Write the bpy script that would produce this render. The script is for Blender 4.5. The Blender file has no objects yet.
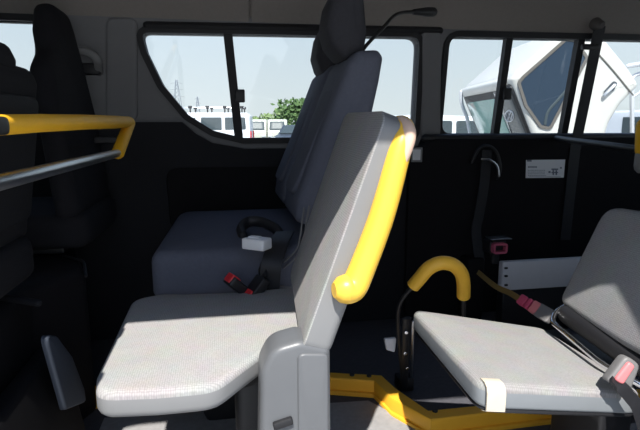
import bpy, bmesh, math, random
from mathutils import Vector, Matrix
random.seed(7)
S = bpy.context.scene
COL = S.collection
R = math.radians
# ------------------------------------------------------------------ camera frame (metres; floor z=0, -X is the front of the van)
PITCH, YAW, ZC, F = R(10.2), R(10.5), .83, 500.0
cp, sp, cy, sy = math.cos(PITCH), math.sin(PITCH), math.cos(YAW), math.sin(YAW)
RT = Vector((cy, -sy, 0)); FW = Vector((sy*cp, cy*cp, -sp)); UP = Vector((sy*sp, cy*sp, cp))
def ray(px, py): return FW + RT*((px-320)/F) + UP*((215-py)/F)
def at(px, py, X=None, Y=None, Z=None):
    d = ray(px, py)
    t = Y/d.y if Y is not None else ((Z-ZC)/d.z if Z is not None else X/d.x)
    return Vector((d.x*t, d.y*t, ZC+d.z*t))
def wall_y(z): return 2.0-.18*max(0, z-.82)
def atwall(px, py, off=0):
    p = at(px, py, Y=2.0)
    for _ in range(6): p = at(px, py, Y=wall_y(p.z)-off)
    return p
# ------------------------------------------------------------------ materials
def mat(name, col, rough=.6, metal=0, spec=.5, noise=0, nscale=40, bump=0, bscale=200, sheen=0, trans=None):
    m = bpy.data.materials.new(name); m.use_nodes = True
    nt = m.node_tree; b = nt.nodes['Principled BSDF']
    b.inputs['Base Color'].default_value = (*col, 1); b.inputs['Roughness'].default_value = rough
    b.inputs['Metallic'].default_value = metal; b.inputs['Specular IOR Level'].default_value = spec
    if sheen: b.inputs['Sheen Weight'].default_value = sheen
    tc = nt.nodes.new('ShaderNodeTexCoord')
    if noise:
        n = nt.nodes.new('ShaderNodeTexNoise'); n.inputs['Scale'].default_value = nscale; n.inputs['Detail'].default_value = 4
        nt.links.new(tc.outputs['Object'], n.inputs['Vector'])
        mx = nt.nodes.new('ShaderNodeMix'); mx.data_type = 'RGBA'
        mx.inputs['A'].default_value = (*[c*(1-noise) for c in col], 1); mx.inputs['B'].default_value = (*[min(1, c*(1+noise)) for c in col], 1)
        nt.links.new(n.outputs['Fac'], mx.inputs['Factor']); nt.links.new(mx.outputs['Result'], b.inputs['Base Color'])
    if bump:
        n2 = nt.nodes.new('ShaderNodeTexNoise'); n2.inputs['Scale'].default_value = bscale
        nt.links.new(tc.outputs['Object'], n2.inputs['Vector'])
        bp = nt.nodes.new('ShaderNodeBump'); bp.inputs['Strength'].default_value = bump; bp.inputs['Distance'].default_value = .002
        nt.links.new(n2.outputs['Fac'], bp.inputs['Height']); nt.links.new(bp.outputs['Normal'], b.inputs['Normal'])
    return m
def mesh_fabric(name, col, axes=(1, 1, 0), scale=270):
    """knitted fabric: small woven dots that vary colour and height"""
    m = mat(name, col, .9, spec=.2); nt = m.node_tree; b = nt.nodes['Principled BSDF']
    tc = nt.nodes.new('ShaderNodeTexCoord'); v = nt.nodes.new('ShaderNodeTexVoronoi'); v.inputs['Scale'].default_value = scale
    v.inputs['Randomness'].default_value = .25
    n = nt.nodes.new('ShaderNodeTexNoise'); n.inputs['Scale'].default_value = 25
    mp = nt.nodes.new('ShaderNodeVectorMath'); mp.operation = 'MULTIPLY'; mp.inputs[1].default_value = axes
    nt.links.new(tc.outputs['Object'], mp.inputs[0]); nt.links.new(mp.outputs[0], v.inputs['Vector']); nt.links.new(tc.outputs['Object'], n.inputs['Vector'])
    r = nt.nodes.new('ShaderNodeValToRGB'); r.color_ramp.elements[0].position = .1; r.color_ramp.elements[1].position = .7
    r.color_ramp.elements[0].color = (*[c*1.1 for c in col], 1); r.color_ramp.elements[1].color = (*[c*.72 for c in col], 1)
    nt.links.new(v.outputs['Distance'], r.inputs['Fac'])
    mx = nt.nodes.new('ShaderNodeMix'); mx.data_type = 'RGBA'; mx.blend_type = 'MULTIPLY'; mx.inputs['Factor'].default_value = .18
    nt.links.new(r.outputs['Color'], mx.inputs['A']); nt.links.new(n.outputs['Color'], mx.inputs['B'])
    nt.links.new(mx.outputs['Result'], b.inputs['Base Color'])
    bp = nt.nodes.new('ShaderNodeBump'); bp.inputs['Strength'].default_value = .4; bp.inputs['Distance'].default_value = .001; bp.invert = True
    nt.links.new(v.outputs['Distance'], bp.inputs['Height']); nt.links.new(bp.outputs['Normal'], b.inputs['Normal'])
    return m
def glass(name, tint, refl=.06):
    m = bpy.data.materials.new(name); m.use_nodes = True; nt = m.node_tree; nt.nodes.clear()
    o = nt.nodes.new('ShaderNodeOutputMaterial'); t = nt.nodes.new('ShaderNodeBsdfTransparent'); t.inputs['Color'].default_value = (*tint, 1)
    g = nt.nodes.new('ShaderNodeBsdfGlossy'); g.inputs['Roughness'].default_value = .02
    fr = nt.nodes.new('ShaderNodeMixShader'); fr.inputs['Fac'].default_value = refl
    nt.links.new(t.outputs[0], fr.inputs[1]); nt.links.new(g.outputs[0], fr.inputs[2]); nt.links.new(fr.outputs[0], o.inputs['Surface'])
    return m
M = {}
M['fabric'] = mesh_fabric('light_grey_mesh_fabric', (.385, .378, .37))
M['fabric_back'] = mesh_fabric('light_grey_mesh_fabric_back', (.385, .378, .37), (0, 1, 1))
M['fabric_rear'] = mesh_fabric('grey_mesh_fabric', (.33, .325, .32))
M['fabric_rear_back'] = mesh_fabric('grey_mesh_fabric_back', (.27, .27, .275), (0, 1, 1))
M['vinyl'] = mat('pale_grey_vinyl', (.20, .202, .204), .6, noise=.05, nscale=15, bump=.15, bscale=30)
M['vinyl_rear'] = mat('blue_grey_vinyl', (.20, .215, .228), .6, noise=.05, nscale=15, bump=.2, bscale=25)
M['cover'] = mat('satin_grey_plastic', (.115, .12, .127), .4, noise=.04)
M['yellow'] = mat('yellow_foam', (.84, .50, .055), .38, spec=.5, noise=.06, nscale=20, bump=.1)
M['yellow_dim'] = mat('worn_yellow_foam', (.84, .45, .012), .6, noise=.10, nscale=14, bump=.15)
M['yellow_cane'] = mat('bright_yellow_grip', (.98, .53, .05), .5, noise=.10, nscale=20, bump=.1)
M['yellow_paint'] = mat('yellow_paint', (.97, .48, .035), .45, noise=.08, nscale=12)
M['beige'] = mat('beige_wrap', (.62, .44, .34), .7, noise=.06)
M['cream'] = mat('cream_elastic', (.58, .51, .40), .8, noise=.06, nscale=80)
M['bench'] = mat('slate_fabric', (.105, .112, .145), .95, spec=.2, noise=.12, nscale=120, bump=.3, bscale=500)
M['headrest'] = mat('charcoal_headrest_fabric', (.045, .045, .052), .95, spec=.2, noise=.12, nscale=120)
M['bench_mid'] = mat('slate_fabric_centre', (.092, .098, .125), .95, spec=.2, noise=.15, nscale=200, bump=.3, bscale=500)
M['black_fabric'] = mat('black_seat_cover', (.013, .013, .016), .9, spec=.2, noise=.2, nscale=60)
M['black'] = mat('black_plastic', (.012, .012, .014), .5, noise=.1)
M['rubber'] = mat('black_rubber', (.010, .010, .012), .65)
M['webbing'] = mat('black_webbing', (.011, .011, .014), .6, noise=.2, nscale=150)
M['dark_trim'] = mat('dark_trim_plastic', (.011, .0115, .0145), .75, spec=.25, noise=.1, nscale=30, bump=.2, bscale=300)
M['deep_trim'] = mat('black_trim_plastic', (.007, .0065, .008), .8, spec=.2, noise=.15, nscale=30)
M['grey_trim'] = mat('grey_pillar_trim', (.17, .17, .175), .75, noise=.05, nscale=30, bump=.2, bscale=300)
M['headliner'] = mat('grey_headliner', (.25, .225, .205), .95, noise=.08, nscale=90, bump=.2, bscale=300)
M['pink_faded'] = mat('dusky_pink_plastic', (.5, .1, .17), .5)
M['step_mat'] = mat('grey_entry_step_mat', (.29, .285, .285), .9, spec=.1, noise=.2, nscale=60, bump=.3, bscale=200)
M['kick'] = mat('slate_kick_panel', (.035, .045, .065), .7)
M['headliner_dark'] = mat('dark_anchor_plastic', (.11, .10, .095), .8)
M['handle_grey'] = mat('grey_handle_plastic', (.22, .22, .22), .55)
M['carpet'] = mat('navy_floor_vinyl', (.085, .085, .097), .9, spec=.1, noise=.25, nscale=70, bump=.4, bscale=180)
M['steel'] = mat('brushed_steel', (.55, .57, .60), .32, metal=1, noise=.05, nscale=60)
M['chrome'] = mat('chrome', (.8, .8, .82), .12, metal=1)
M['dull_metal'] = mat('painted_grey_panel', (.64, .65, .69), .5, noise=.04)
M['white_plastic'] = mat('white_plastic', (.75, .76, .78), .4)
M['paper'] = mat('white_paper', (.78, .80, .84), .6)
M['ink'] = mat('grey_ink', (.16, .19, .25), .7)
M['red'] = mat('red_button', (.75, .03, .04), .35)
M['pink'] = mat('faded_pink_plastic', (.66, .2, .21), .45)
M['pink_dark'] = mat('dark_pink_plastic', (.5, .06, .13), .5)
M['strap_brown'] = mat('ochre_webbing', (.32, .2, .05), .8, noise=.2, nscale=150)
M['buckle_grey'] = mat('grey_buckle', (.17, .165, .165), .5)
M['glass'] = glass('tinted_window_glass', (.86, .885, .885), .04)
M['truck_white'] = mat('white_truck_paint', (.70, .68, .64), .35, noise=.03, nscale=6)
M['van_white'] = mat('white_van_paint', (.80, .82, .86), .3)
M['cream_paint'] = mat('cream_car_paint', (.66, .66, .56), .35)
M['dark_paint'] = mat('dark_car_paint', (.06, .07, .09), .25)
M['side_glass'] = mat('dark_blue_glass', (.025, .045, .075), .08, spec=.45)
M['screen_reflection'] = mat('green_glass_sky_reflection', (.24, .42, .37), .1, spec=.7)  # truck windscreen: pale green has the sky reflection painted into it
M['screen_interior'] = mat('dark_glass_no_reflection', (.07, .08, .085), .08, spec=.5)  # same windscreen without the reflection, painted dark like the cab interior
M['car_glass'] = mat('car_glass', (.07, .09, .10), .35, spec=.2)
M['trim_taupe'] = mat('taupe_window_rubber', (.15, .135, .12), .6)
M['tyre'] = mat('tyre_rubber', (.02, .02, .02), .8)
M['tail_red'] = mat('red_lens', (.55, .02, .03), .25)
M['lamp'] = mat('clear_lens', (.7, .72, .74), .15)
M['asphalt'] = mat('parking_lot_gravel', (.40, .40, .39), .95, noise=.2, nscale=3)
M['leaf'] = mat('leaf_green', (.09, .16, .05), .8, noise=.4, nscale=3)
M['leaf_pale'] = mat('pale_leaf_green', (.22, .30, .12), .8, noise=.3, nscale=3)
M['bark'] = mat('bark', (.12, .09, .07), .9, noise=.2)
M['lattice'] = mat('galvanised_lattice', (.26, .29, .33), .7)
# ------------------------------------------------------------------ mesh helpers
def obj(name, bm, m, parent=None, smooth=True, sub=0):
    bmesh.ops.recalc_face_normals(bm, faces=bm.faces[:])
    me = bpy.data.meshes.new(name); bm.to_mesh(me); bm.free()
    for mm in (m if isinstance(m, (list, tuple)) else [m]): me.materials.append(M[mm])
    if smooth:
        for p in me.polygons: p.use_smooth = True
        me.set_sharp_from_angle(angle=R(42))
    o = bpy.data.objects.new(name, me); COL.objects.link(o)
    if parent is not None:
        o.parent = parent; o.matrix_parent_inverse = parent.matrix_basis.inverted()
    return o
def tag(o, label, cat, group=None, kind=None):
    o['label'] = label; o['category'] = cat
    if group: o['group'] = group
    if kind: o['kind'] = kind
    return o
def struct(o, label=None, cat=None):
    o['kind'] = 'structure'
    if label: o['label'] = label; o['category'] = cat
    return o
def thing(name, loc, label, cat, group=None):
    o = bpy.data.objects.new(name, None); COL.objects.link(o); o.location = loc; o.empty_display_size = .1
    return tag(o, label, cat, group)
def roundpoly(pts, r, n=5):
    """round the corners of a 2-D polygon; r is a number or one radius per corner"""
    out = []; N = len(pts)
    for i in range(N):
        p = Vector(pts[i][:2]); a = Vector(pts[i-1][:2]); b = Vector(pts[(i+1) % N][:2])
        rr = r[i] if isinstance(r, (list, tuple)) else r
        u, v = (a-p), (b-p); lu, lv = u.length, v.length
        if rr <= 0 or lu < 1e-6 or lv < 1e-6: out.append(p); continue
        u /= lu; v /= lv
        ang = u.angle(v)
        d = min(rr/max(math.tan(ang/2), .05), lu*.48, lv*.48)
        A, B = p+u*d, p+v*d
        for k in range(n+1):
            t = k/n; out.append(A*(1-t)**2+p*2*t*(1-t)+B*t*t)
    return out
def dense(poly, step):
    out = []
    for i, p in enumerate(poly):
        q = poly[(i+1) % len(poly)]; n = max(1, int((q-p).length/step))
        for k in range(n): out.append(p.lerp(q, k/n))
    return out
def slab(bm, outline, fr, t0, t1, r0=.01, r1=.01, dome=0, dome0=0, n=4, rings=4, mi=(0, 0, 0), warp=None, rim=False):
    """closed solid: 2-D outline in frame (origin,U,V,N) from t0 to t1 along N, both rims rounded, faces optionally domed.
    mi: material index of (top, side, bottom)"""
    O, U, V, Nn = fr
    P = [Vector(p[:2]) for p in outline]; N = len(P)
    area = sum(P[i].x*P[(i+1) % N].y-P[(i+1) % N].x*P[i].y for i in range(N))
    if area < 0: P.reverse()
    nor = []
    for i in range(N):
        e1 = (P[i]-P[i-1]); e2 = (P[(i+1) % N]-P[i])
        n1 = Vector((e1.y, -e1.x)); n2 = Vector((e2.y, -e2.x))
        if n1.length: n1.normalize()
        if n2.length: n2.normalize()
        q = n1+n2; nor.append(q.normalized() if q.length > 1e-6 else n1)
    C = sum(P, Vector((0, 0)))/N
    loops = []; kinds = []
    def ring(inset, t, s=1.0, kind=1):
        vs = []
        for p, q in zip(P, nor):
            w = p-q*inset; w = C+(w-C)*s
            pt = O+U*w.x+V*w.y+Nn*t
            if warp: pt = warp(pt)
            vs.append(bm.verts.new(pt))
        loops.append(vs); kinds.append(kind)
    def cap(inset, tb, dm, order, kind):
        for k in order:
            s = k/rings; ring(inset, tb+dm*(1-s*s), max(s, .0), kind)
    if r0 > 0 or dome0:
        for k in range(1, rings): ring(r0, t0-dome0*(1-(k/rings)**2), k/rings, 2)
    for k in range(n+1):
        a = math.pi/2*k/n
        if r0 <= 0 and k > 0: break
        ring(r0*(1-math.sin(a)), t0+r0*(1-math.cos(a)), 1, 1)
    for k in range(n+1):
        a = math.pi/2*k/n
        if r1 <= 0 and k > 0: break
        ring(r1*(1-math.cos(a)), t1-r1*(1-math.sin(a)), 1, 0 if rim and k else 1)
    if r1 > 0 or dome:
        for k in range(rings-1, 0, -1): ring(r1, t1+dome*(1-(k/rings)**2), k/rings, 0)
    for a, b, kk in zip(loops, loops[1:], kinds[1:]):
        kd = kk if kk != 1 else 1
        for i in range(N):
            j = (i+1) % N
            f = bm.faces.new((a[i], a[j], b[j], b[i])); f.material_index = mi[kd]
    # first rings of the bottom cap
    for vs, md in ((loops[0], mi[2]), (loops[-1], mi[0])):
        c = bm.verts.new(sum((v.co for v in vs), Vector())/N)
        for i in range(N):
            f = bm.faces.new((vs[i], vs[(i+1) % N], c)); f.material_index = md
    return bm
X_, Y_, Z_ = Vector((1, 0, 0)), Vector((0, 1, 0)), Vector((0, 0, 1))
def plan(z=0, o=(0, 0)): return (Vector((o[0], o[1], z)), X_, Y_, Z_)
def side(y=0): return (Vector((0, y, 0)), X_, Z_, Y_)          # outline in (x,z); N = +Y
def front(x=0): return (Vector((x, 0, 0)), Y_, Z_, X_)         # outline in (y,z); N = +X
def box(bm, c, s, r=.005, rot=None, n=2):
    h = [v/2 for v in s]; r = min(r, min(h)*.95)
    rot = rot or Matrix.Identity(3)
    return slab(bm, roundpoly([(-h[0], -h[1]), (h[0], -h[1]), (h[0], h[1]), (-h[0], h[1])], r, 3),
                (Vector(c), rot @ X_, rot @ Y_, rot @ Z_), -h[2], h[2], r, r, n=n, rings=2)
def smooth_path(pts, n=8, closed=False):
    P = [Vector(p) for p in pts]; out = []
    for i in range(len(P)-1):
        a = P[max(i-1, 0)]; b = P[i]; c = P[i+1]; d = P[min(i+2, len(P)-1)]
        for k in range(n):
            t = k/n
            out.append(.5*((2*b)+(c-a)*t+(2*a-5*b+4*c-d)*t*t+(3*b-a-3*c+d)*t**3))
    out.append(P[-1]); return out
def fillet_path(pts, r, n=6):
    P = [Vector(p) for p in pts]; out = [P[0]]
    for i in range(1, len(P)-1):
        u = P[i-1]-P[i]; v = P[i+1]-P[i]; d = min(r, u.length*.48, v.length*.48); A = P[i]+u.normalized()*d; B = P[i]+v.normalized()*d
        for k in range(n+1):
            t = k/n; out.append(A*(1-t)**2+P[i]*2*t*(1-t)+B*t*t)
    out.append(P[-1]); return out
def tube(bm, path, r, n=14, round_ends=True, flat=None, ref=None):
    """tube along path; r number or list; flat=(a,b) makes an elliptical section a along ref"""
    P = [Vector(p) for p in path]; L = len(P)
    rs = list(r) if isinstance(r, (list, tuple)) else [r]*L
    T = [(P[min(i+1, L-1)]-P[max(i-1, 0)]).normalized() for i in range(L)]
    u = ref.copy() if ref is not None else Vector((0, 0, 1)) if abs(T[0].z) < .9 else Vector((1, 0, 0))
    rings = []
    def ring(c, u, v, ra, rb): rings.append([bm.verts.new(c+u*math.cos(2*math.pi*k/n)*ra+v*math.sin(2*math.pi*k/n)*rb) for k in range(n)])
    for i in range(L):
        u = (u-T[i]*u.dot(T[i])); u.normalize(); v = T[i].cross(u)
        fa, fb = (flat if flat else (1, 1))
        if i == 0 and round_ends:
            for k in (2, 1):
                a = math.pi/2*k/3; ring(P[0]-T[0]*rs[0]*min(fa, fb)*math.sin(a), u, v, rs[0]*fa*math.cos(a), rs[0]*fb*math.cos(a))
        ring(P[i], u, v, rs[i]*fa, rs[i]*fb)
        if i == L-1 and round_ends:
            for k in (1, 2):
                a = math.pi/2*k/3; ring(P[i]+T[i]*rs[i]*min(fa, fb)*math.sin(a), u, v, rs[i]*fa*math.cos(a), rs[i]*fb*math.cos(a))
    for a, b in zip(rings, rings[1:]):
        for k in range(n): bm.faces.new((a[k], a[(k+1) % n], b[(k+1) % n], b[k]))
    bm.faces.new(rings[0]); bm.faces.new(rings[-1]); return bm
def strap(bm, path, w, t=.003, wdir=Y_):
    """flat webbing of width w along path"""
    P = [Vector(p) for p in path]; rings = []
    for i, p in enumerate(P):
        T = (P[min(i+1, len(P)-1)]-P[max(i-1, 0)]).normalized()
        W = (wdir-T*wdir.dot(T)).normalized()*w/2; Nn = T.cross(W).normalized()*t/2
        rings.append([bm.verts.new(p+a) for a in (W+Nn, -W+Nn, -W-Nn, W-Nn)])
    for a, b in zip(rings, rings[1:]):
        for k in range(4): bm.faces.new((a[k], a[(k+1) % 4], b[(k+1) % 4], b[k]))
    bm.faces.new(rings[0]); bm.faces.new(rings[-1]); return bm
def holed(bm, outer, holes, to3d, thick):
    """flat sheet with holes, thickened: to3d(u, v, w) maps, w in 0..thick"""
    loops = []; edges = []
    for lp in [outer]+holes:
        vs = [bm.verts.new((p[0], p[1], 0)) for p in lp]; loops.append(vs)
        for i in range(len(vs)): edges.append(bm.edges.new((vs[i], vs[(i+1) % len(vs)])))
    res = bmesh.ops.triangle_fill(bm, use_beauty=True, use_dissolve=False, edges=edges, normal=(0, 0, 1))
    fs = [g for g in res['geom'] if isinstance(g, bmesh.types.BMFace)]
    ex = bmesh.ops.extrude_face_region(bm, geom=fs)
    nv = [g for g in ex['geom'] if isinstance(g, bmesh.types.BMVert)]
    for v in nv: v.co.z = thick
    for v in bm.verts: v.co = to3d(*v.co)
    return bm
def ringband(bm, inner, out, to3d, w0, w1):
    """picture-frame band around outline inner, out wide, between depths w0 and w1"""
    N = len(inner); A = sum(inner[i].x*inner[(i+1) % N].y-inner[(i+1) % N].x*inner[i].y for i in range(N)); sg = 1 if A > 0 else -1
    vs = []
    for i in range(N):
        e = inner[(i+1) % N]-inner[i-1]; q = Vector((e.y, -e.x)).normalized()*sg; o = inner[i]+q*out
        vs.append([bm.verts.new(to3d(*p)) for p in ((inner[i].x, inner[i].y, w0), (o.x, o.y, w0), (o.x, o.y, w1), (inner[i].x, inner[i].y, w1))])
    for i in range(N):
        a, b = vs[i], vs[(i+1) % N]
        for k in range(4): bm.faces.new((a[k], b[k], b[(k+1) % 4], a[(k+1) % 4]))
    return bm
def railstrip(bm, back, fr, z0, z1, b=.004):
    """low bar between two plan polylines, top edges bevelled"""
    rows = []
    for (xb, yb), (xf, yf) in zip(back, fr):
        B, Fv = Vector((xb, yb, 0)), Vector((xf, yf, 0)); d = (Fv-B).normalized()*b
        rows.append([bm.verts.new(v) for v in (B+Z_*z0, B+Z_*(z1-b), B+d+Z_*z1, Fv-d+Z_*z1, Fv+Z_*(z1-b), Fv+Z_*z0)])
    for p, q in zip(rows, rows[1:]):
        for k in range(6): bm.faces.new((p[k], p[(k+1) % 6], q[(k+1) % 6], q[k]))
    bm.faces.new(rows[0]); bm.faces.new(rows[-1]); return bm
NB = bmesh.new
# ================================================================== THE VAN SHELL
X0, X1 = -2.0, 2.4
def W(u, v, w): return Vector((u, wall_y(v)-w, v))        # far side wall surface, w towards the cabin
# window outlines on the wall
w2 = [atwall(*p) for p in ((142, 33), (419, 37.5), (414, 136.5), (243, 138), (214, 131), (188, 115), (163, 85), (147, 52))]
w2 = roundpoly([(p.x, p.z) for p in w2], [.02, .04, .03, .02, .06, .06, .1, .04], 4)
w3a = atwall(449, 37); w3b = atwall(441, 133.5); w3c = atwall(640, 40.5); w3d = atwall(640, 133)
dzt = (w3c.z-w3a.z)/(w3c.x-w3a.x); dzb = (w3d.z-w3b.z)/(w3d.x-w3b.x)
w3 = roundpoly([(w3a.x, w3a.z), (2.2, w3a.z+dzt*(2.2-w3a.x)), (2.22, w3b.z+dzb*(2.22-w3b.x)), (w3b.x, w3b.z)], .04, 5)
w1r = atwall(40, 22); w1s = atwall(40, 70)
w1 = roundpoly([(-1.75, w1s.z-.03), (w1s.x+.03, w1s.z-.16), (w1r.x+.02, w1r.z), (-1.5, w1r.z)], .04, 5)
bm = NB(); holed(bm, dense([Vector(p) for p in ((X0, -.02), (X1, -.02), (X1, 1.24), (X0, 1.24))], .2), [w1, w2, w3], lambda u, v, w: W(u, v, -w), .05)
struct(obj('wall_right', bm, 'grey_trim', smooth=False))
def window(name, outline, dividers, latch=None):
    bm = NB(); ringband(bm, outline, .022, W, -.03, .012)
    f = obj(name, bm, 'rubber', smooth=False); struct(f)
    zt = max(p.y for p in outline); zb = min(p.y for p in outline)
    bm = NB(); slab(bm, [W(p.x, p.y, 0).xz for p in outline], (Vector((0, 0, 0)), X_, Z_, -Y_), 0, .004, 0, 0,
                    warp=lambda q: Vector((q.x, wall_y(q.z)+.03+q.y, q.z)))
    obj('pane', bm, 'glass', f, smooth=False)
    for (a, b, wd) in dividers:
        bm = NB(); A = atwall(*a, off=-.01); B = atwall(*b, off=-.01)
        tube(bm, [A, B], wd/2, 4, False, ref=(X_+Y_).normalized()); obj('divider', bm, 'rubber', f, smooth=False)
    if latch:
        bm = NB(); c = atwall(*latch, off=.008); box(bm, c, (.036, .03, .048), .004); obj('latch', bm, 'black', f)
    return f
window('window_1', w1, [])
window('window_2', w2, [((227.5, 31), (239, 140), .046)], (240, 96))
window('window_3', w3, [((508.5, 36), (494.5, 136), .04), ((580, 39), (562, 136), .042)], (506, 94))
# lower dark trim of the far wall, with the arm-rest recess
tp = [atwall(*p, off=.03) for p in ((-120, 122), (182, 122), (196, 134), (212, 143), (245, 149), (420, 147), (424, 138), (640, 136))]
outer = [Vector((p.x, p.z)) for p in tp]+[Vector((X1-.05, tp[-1].z)), Vector((X1-.05, .0)), Vector((-1.3, .0)), Vector((-1.3, tp[0].z))]
rec = roundpoly([(p.x, p.z) for p in (atwall(165, 168, .03), atwall(330, 166, .03), atwall(330, 238, .03), atwall(172, 240, .03))], .05, 4)
bm = NB(); holed(bm, outer, [rec], lambda u, v, w: W(u, v, w), .03)
struct(obj('trim_1', bm, 'dark_trim', smooth=False))
bm = NB(); slab(bm, rec, (Vector((0, 1.995, 0)), X_, Z_, -Y_), 0, .006, 0, 0); struct(obj('trim_2', bm, 'deep_trim'))
# black rear quarter panel, right of the window pillar
tq = [atwall(*p, off=.045) for p in ((409, 150), (436, 139), (700, 137))]
bm = NB(); slab(bm, roundpoly([(tq[0].x, tq[0].z), (tq[1].x, tq[1].z), (X1-.1, tq[2].z), (X1-.1, .02), (tq[0].x, .02)], .02), (Vector((0, 1.968, 0)), X_, Z_, -Y_), 0, .02, 0, .006)
struct(obj('trim_3', bm, 'deep_trim'))
# long sill moulding under the rear window
bm = NB(); a = atwall(425, 138, .03); b = atwall(760, 136, .03); tube(bm, [a, b], .016, 10); struct(obj('trim_4', bm, 'black'))
# pillar covers: front pillar bulge and the pillar between the windows
for nm, (l, r_, t, bt) in dict(trim_5=(106, 138, 18, 121), trim_6=(420, 441, 30, 138)).items():
    q = [atwall(l, t), atwall(r_, t), atwall(r_, bt), atwall(l, bt)]
    bm = NB(); slab(bm, dense(roundpoly([(p.x, p.z) for p in q], .03), .05), (Vector((0, 0, 0)), X_, Z_, -Y_), 0, .014, 0, .012,
                    warp=lambda p: Vector((p.x, wall_y(p.z)+p.y, p.z)))
    struct(obj(nm, bm, 'grey_trim'))
bm = NB(); c = [atwall(*p) for p in ((162, 29), (415, 31))]; tube(bm, [c[0]+Vector((-.05, -.004, .01)), c[1]+Vector((.1, -.004, .004))], .014, 8); struct(obj('trim_7', bm, 'rubber'))
# roof lining: curves down to the window heads, seam grooves across it
prof = [(wall_y(1.2)-.0, 1.2), (1.90, 1.25), (1.86, 1.30), (1.78, 1.345), (1.62, 1.375), (1.3, 1.39), (.8, 1.405), (.42, 1.435)]
bm = NB(); xs = [X0, -1.2, -.6, .093, .1, .107, .9, 1.6, X1]
grid = []
for x in xs:
    lift = .006 if abs(x-.1) < .001 else 0
    grid.append([bm.verts.new((x, y+lift, z+lift)) for y, z in prof]+[bm.verts.new((x, y+.06, z+.06)) for y, z in reversed(prof)])
for a, b in zip(grid, grid[1:]):
    for k in range(len(a)): bm.faces.new((a[k], a[(k+1) % len(a)], b[(k+1) % len(a)], b[k]))
bm.faces.new(grid[0]); bm.faces.new(grid[-1])
struct(obj('ceiling', bm, 'headliner'))
bm = NB(); box(bm, ((X0+X1)/2, 1.22, -.04), (X1-X0, 1.66, .08), .002); struct(obj('floor', bm, 'carpet'))
bm = NB(); slab(bm, [(-.47+.1, .43), (1.6, .43), (1.6, 1.10), (.56, 1.10), (.40, 1.35), (-.37, 1.40)], plan(), .0, .004, 0, .001, n=1, rings=2); struct(obj('trim_8', bm, 'step_mat'))
# closed ends and the camera-side body around the open sliding door
bm = NB(); holed(bm, [Vector(p) for p in ((.38, -.02), (2.05, -.02), (2.05, 1.42), (.38, 1.42))], [roundpoly([(.55, .70), (1.85, .70), (1.82, 1.27), (.58, 1.27)], .08)], lambda u, v, w: Vector((X1+w, u, v)), .04)
struct(obj('wall_rear', bm, 'dark_trim', smooth=False))
bm = NB(); box(bm, (X1+.02, 1.2, .985), (.006, 1.34, .60), .002); struct(obj('fill_window', bm, 'glass'))  # rear window added out of view to let fill light in
bm = NB(); holed(bm, [Vector(p) for p in ((.38, -.02), (2.05, -.02), (2.05, 1.42), (.38, 1.42))], [roundpoly([(.55, .85), (1.9, .85), (1.85, 1.25), (.6, 1.25)], .08)], lambda u, v, w: Vector((X0-w, u, v)), .04)
wf = struct(obj('wall_front', bm, 'dark_trim', smooth=False))
bm = NB(); box(bm, (X0-.02, 1.22, 1.05), (.006, 1.4, .44), .002); wp = obj('window_4', bm, 'glass'); struct(wp)
DXL, DXR = -.56, .68
op = roundpoly([(DXL, -.04), (DXR, -.04), (DXR, 1.37), (DXL, 1.42)], [0, 0, .24, .09], 6)
bm = NB(); holed(bm, [Vector(p) for p in ((X0, -.08), (X1, -.08), (X1, 1.50), (X0, 1.50))], [op], lambda u, v, w: Vector((u, .42-w, v)), .05)
struct(obj('wall_left', bm, 'van_white', smooth=False))
# ================================================================== NEAR FOLDING SEAT
seat = thing('folding_seat', (0, 1.0, 0), 'pale grey folding seat with yellow padded rail down its back, sunlit in the middle', 'seat')
base2d = [(-.228, .835), (-.216, .772), (-.03, .772), (.05, .86), (.135, .91), (.17, .95), (.17, 1.23), (-.17, 1.255), (-.236, 1.215)]
bm = NB()
slab(bm, dense(roundpoly(base2d, [.06, .05, .07, .08, .05, .02, .03, .06, .06], 5), .03), plan(), .362, .412, .016, .014, .010, 0, 5, 6, (0, 1, 1), rim=True,
     warp=lambda p: p+Vector((0, 0, .05*max(0, (p.x-.0))+.06*max(0, -.12-p.x)-(.3*max(0, p.x+.03)*max(0, 1-(p.y-.77)/.2)*-.55))))
obj('cushion', bm, ('fabric', 'vinyl'), seat)
bm = NB(); slab(bm, roundpoly([(-.15, .83), (.16, .95), (.16, 1.20), (-.15, 1.21)], .03), plan(), .33, .362, .01, .004); obj('seat_pan', bm, 'black', seat)
# backrest: outline in the (along-back, up) plane, reclined
rec_a = R(19.6)
bn = Vector((-math.cos(rec_a), 0, math.sin(rec_a))); bu = Vector((math.sin(rec_a), 0, math.cos(rec_a)))
bO = Vector((.099, 0, .416))
bo = dense(roundpoly([(.775, .045), (1.215, .045), (1.225, .462), (1.18, .470), (.82, .464), (.776, .450)], [.02, .04, .05, .03, .03, .04], 5), .03)
bm = NB(); slab(bm, bo, (bO, Y_, bu, bn), -.05, .002, .016, .003, .006, 0, 5, 6, (0, 1, 1), rim=True,
                warp=lambda p: p+Vector((.080*(p.y-.78), 0, 0)))
back = obj('backrest', bm, ('fabric_back', 'vinyl'), seat)
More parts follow.
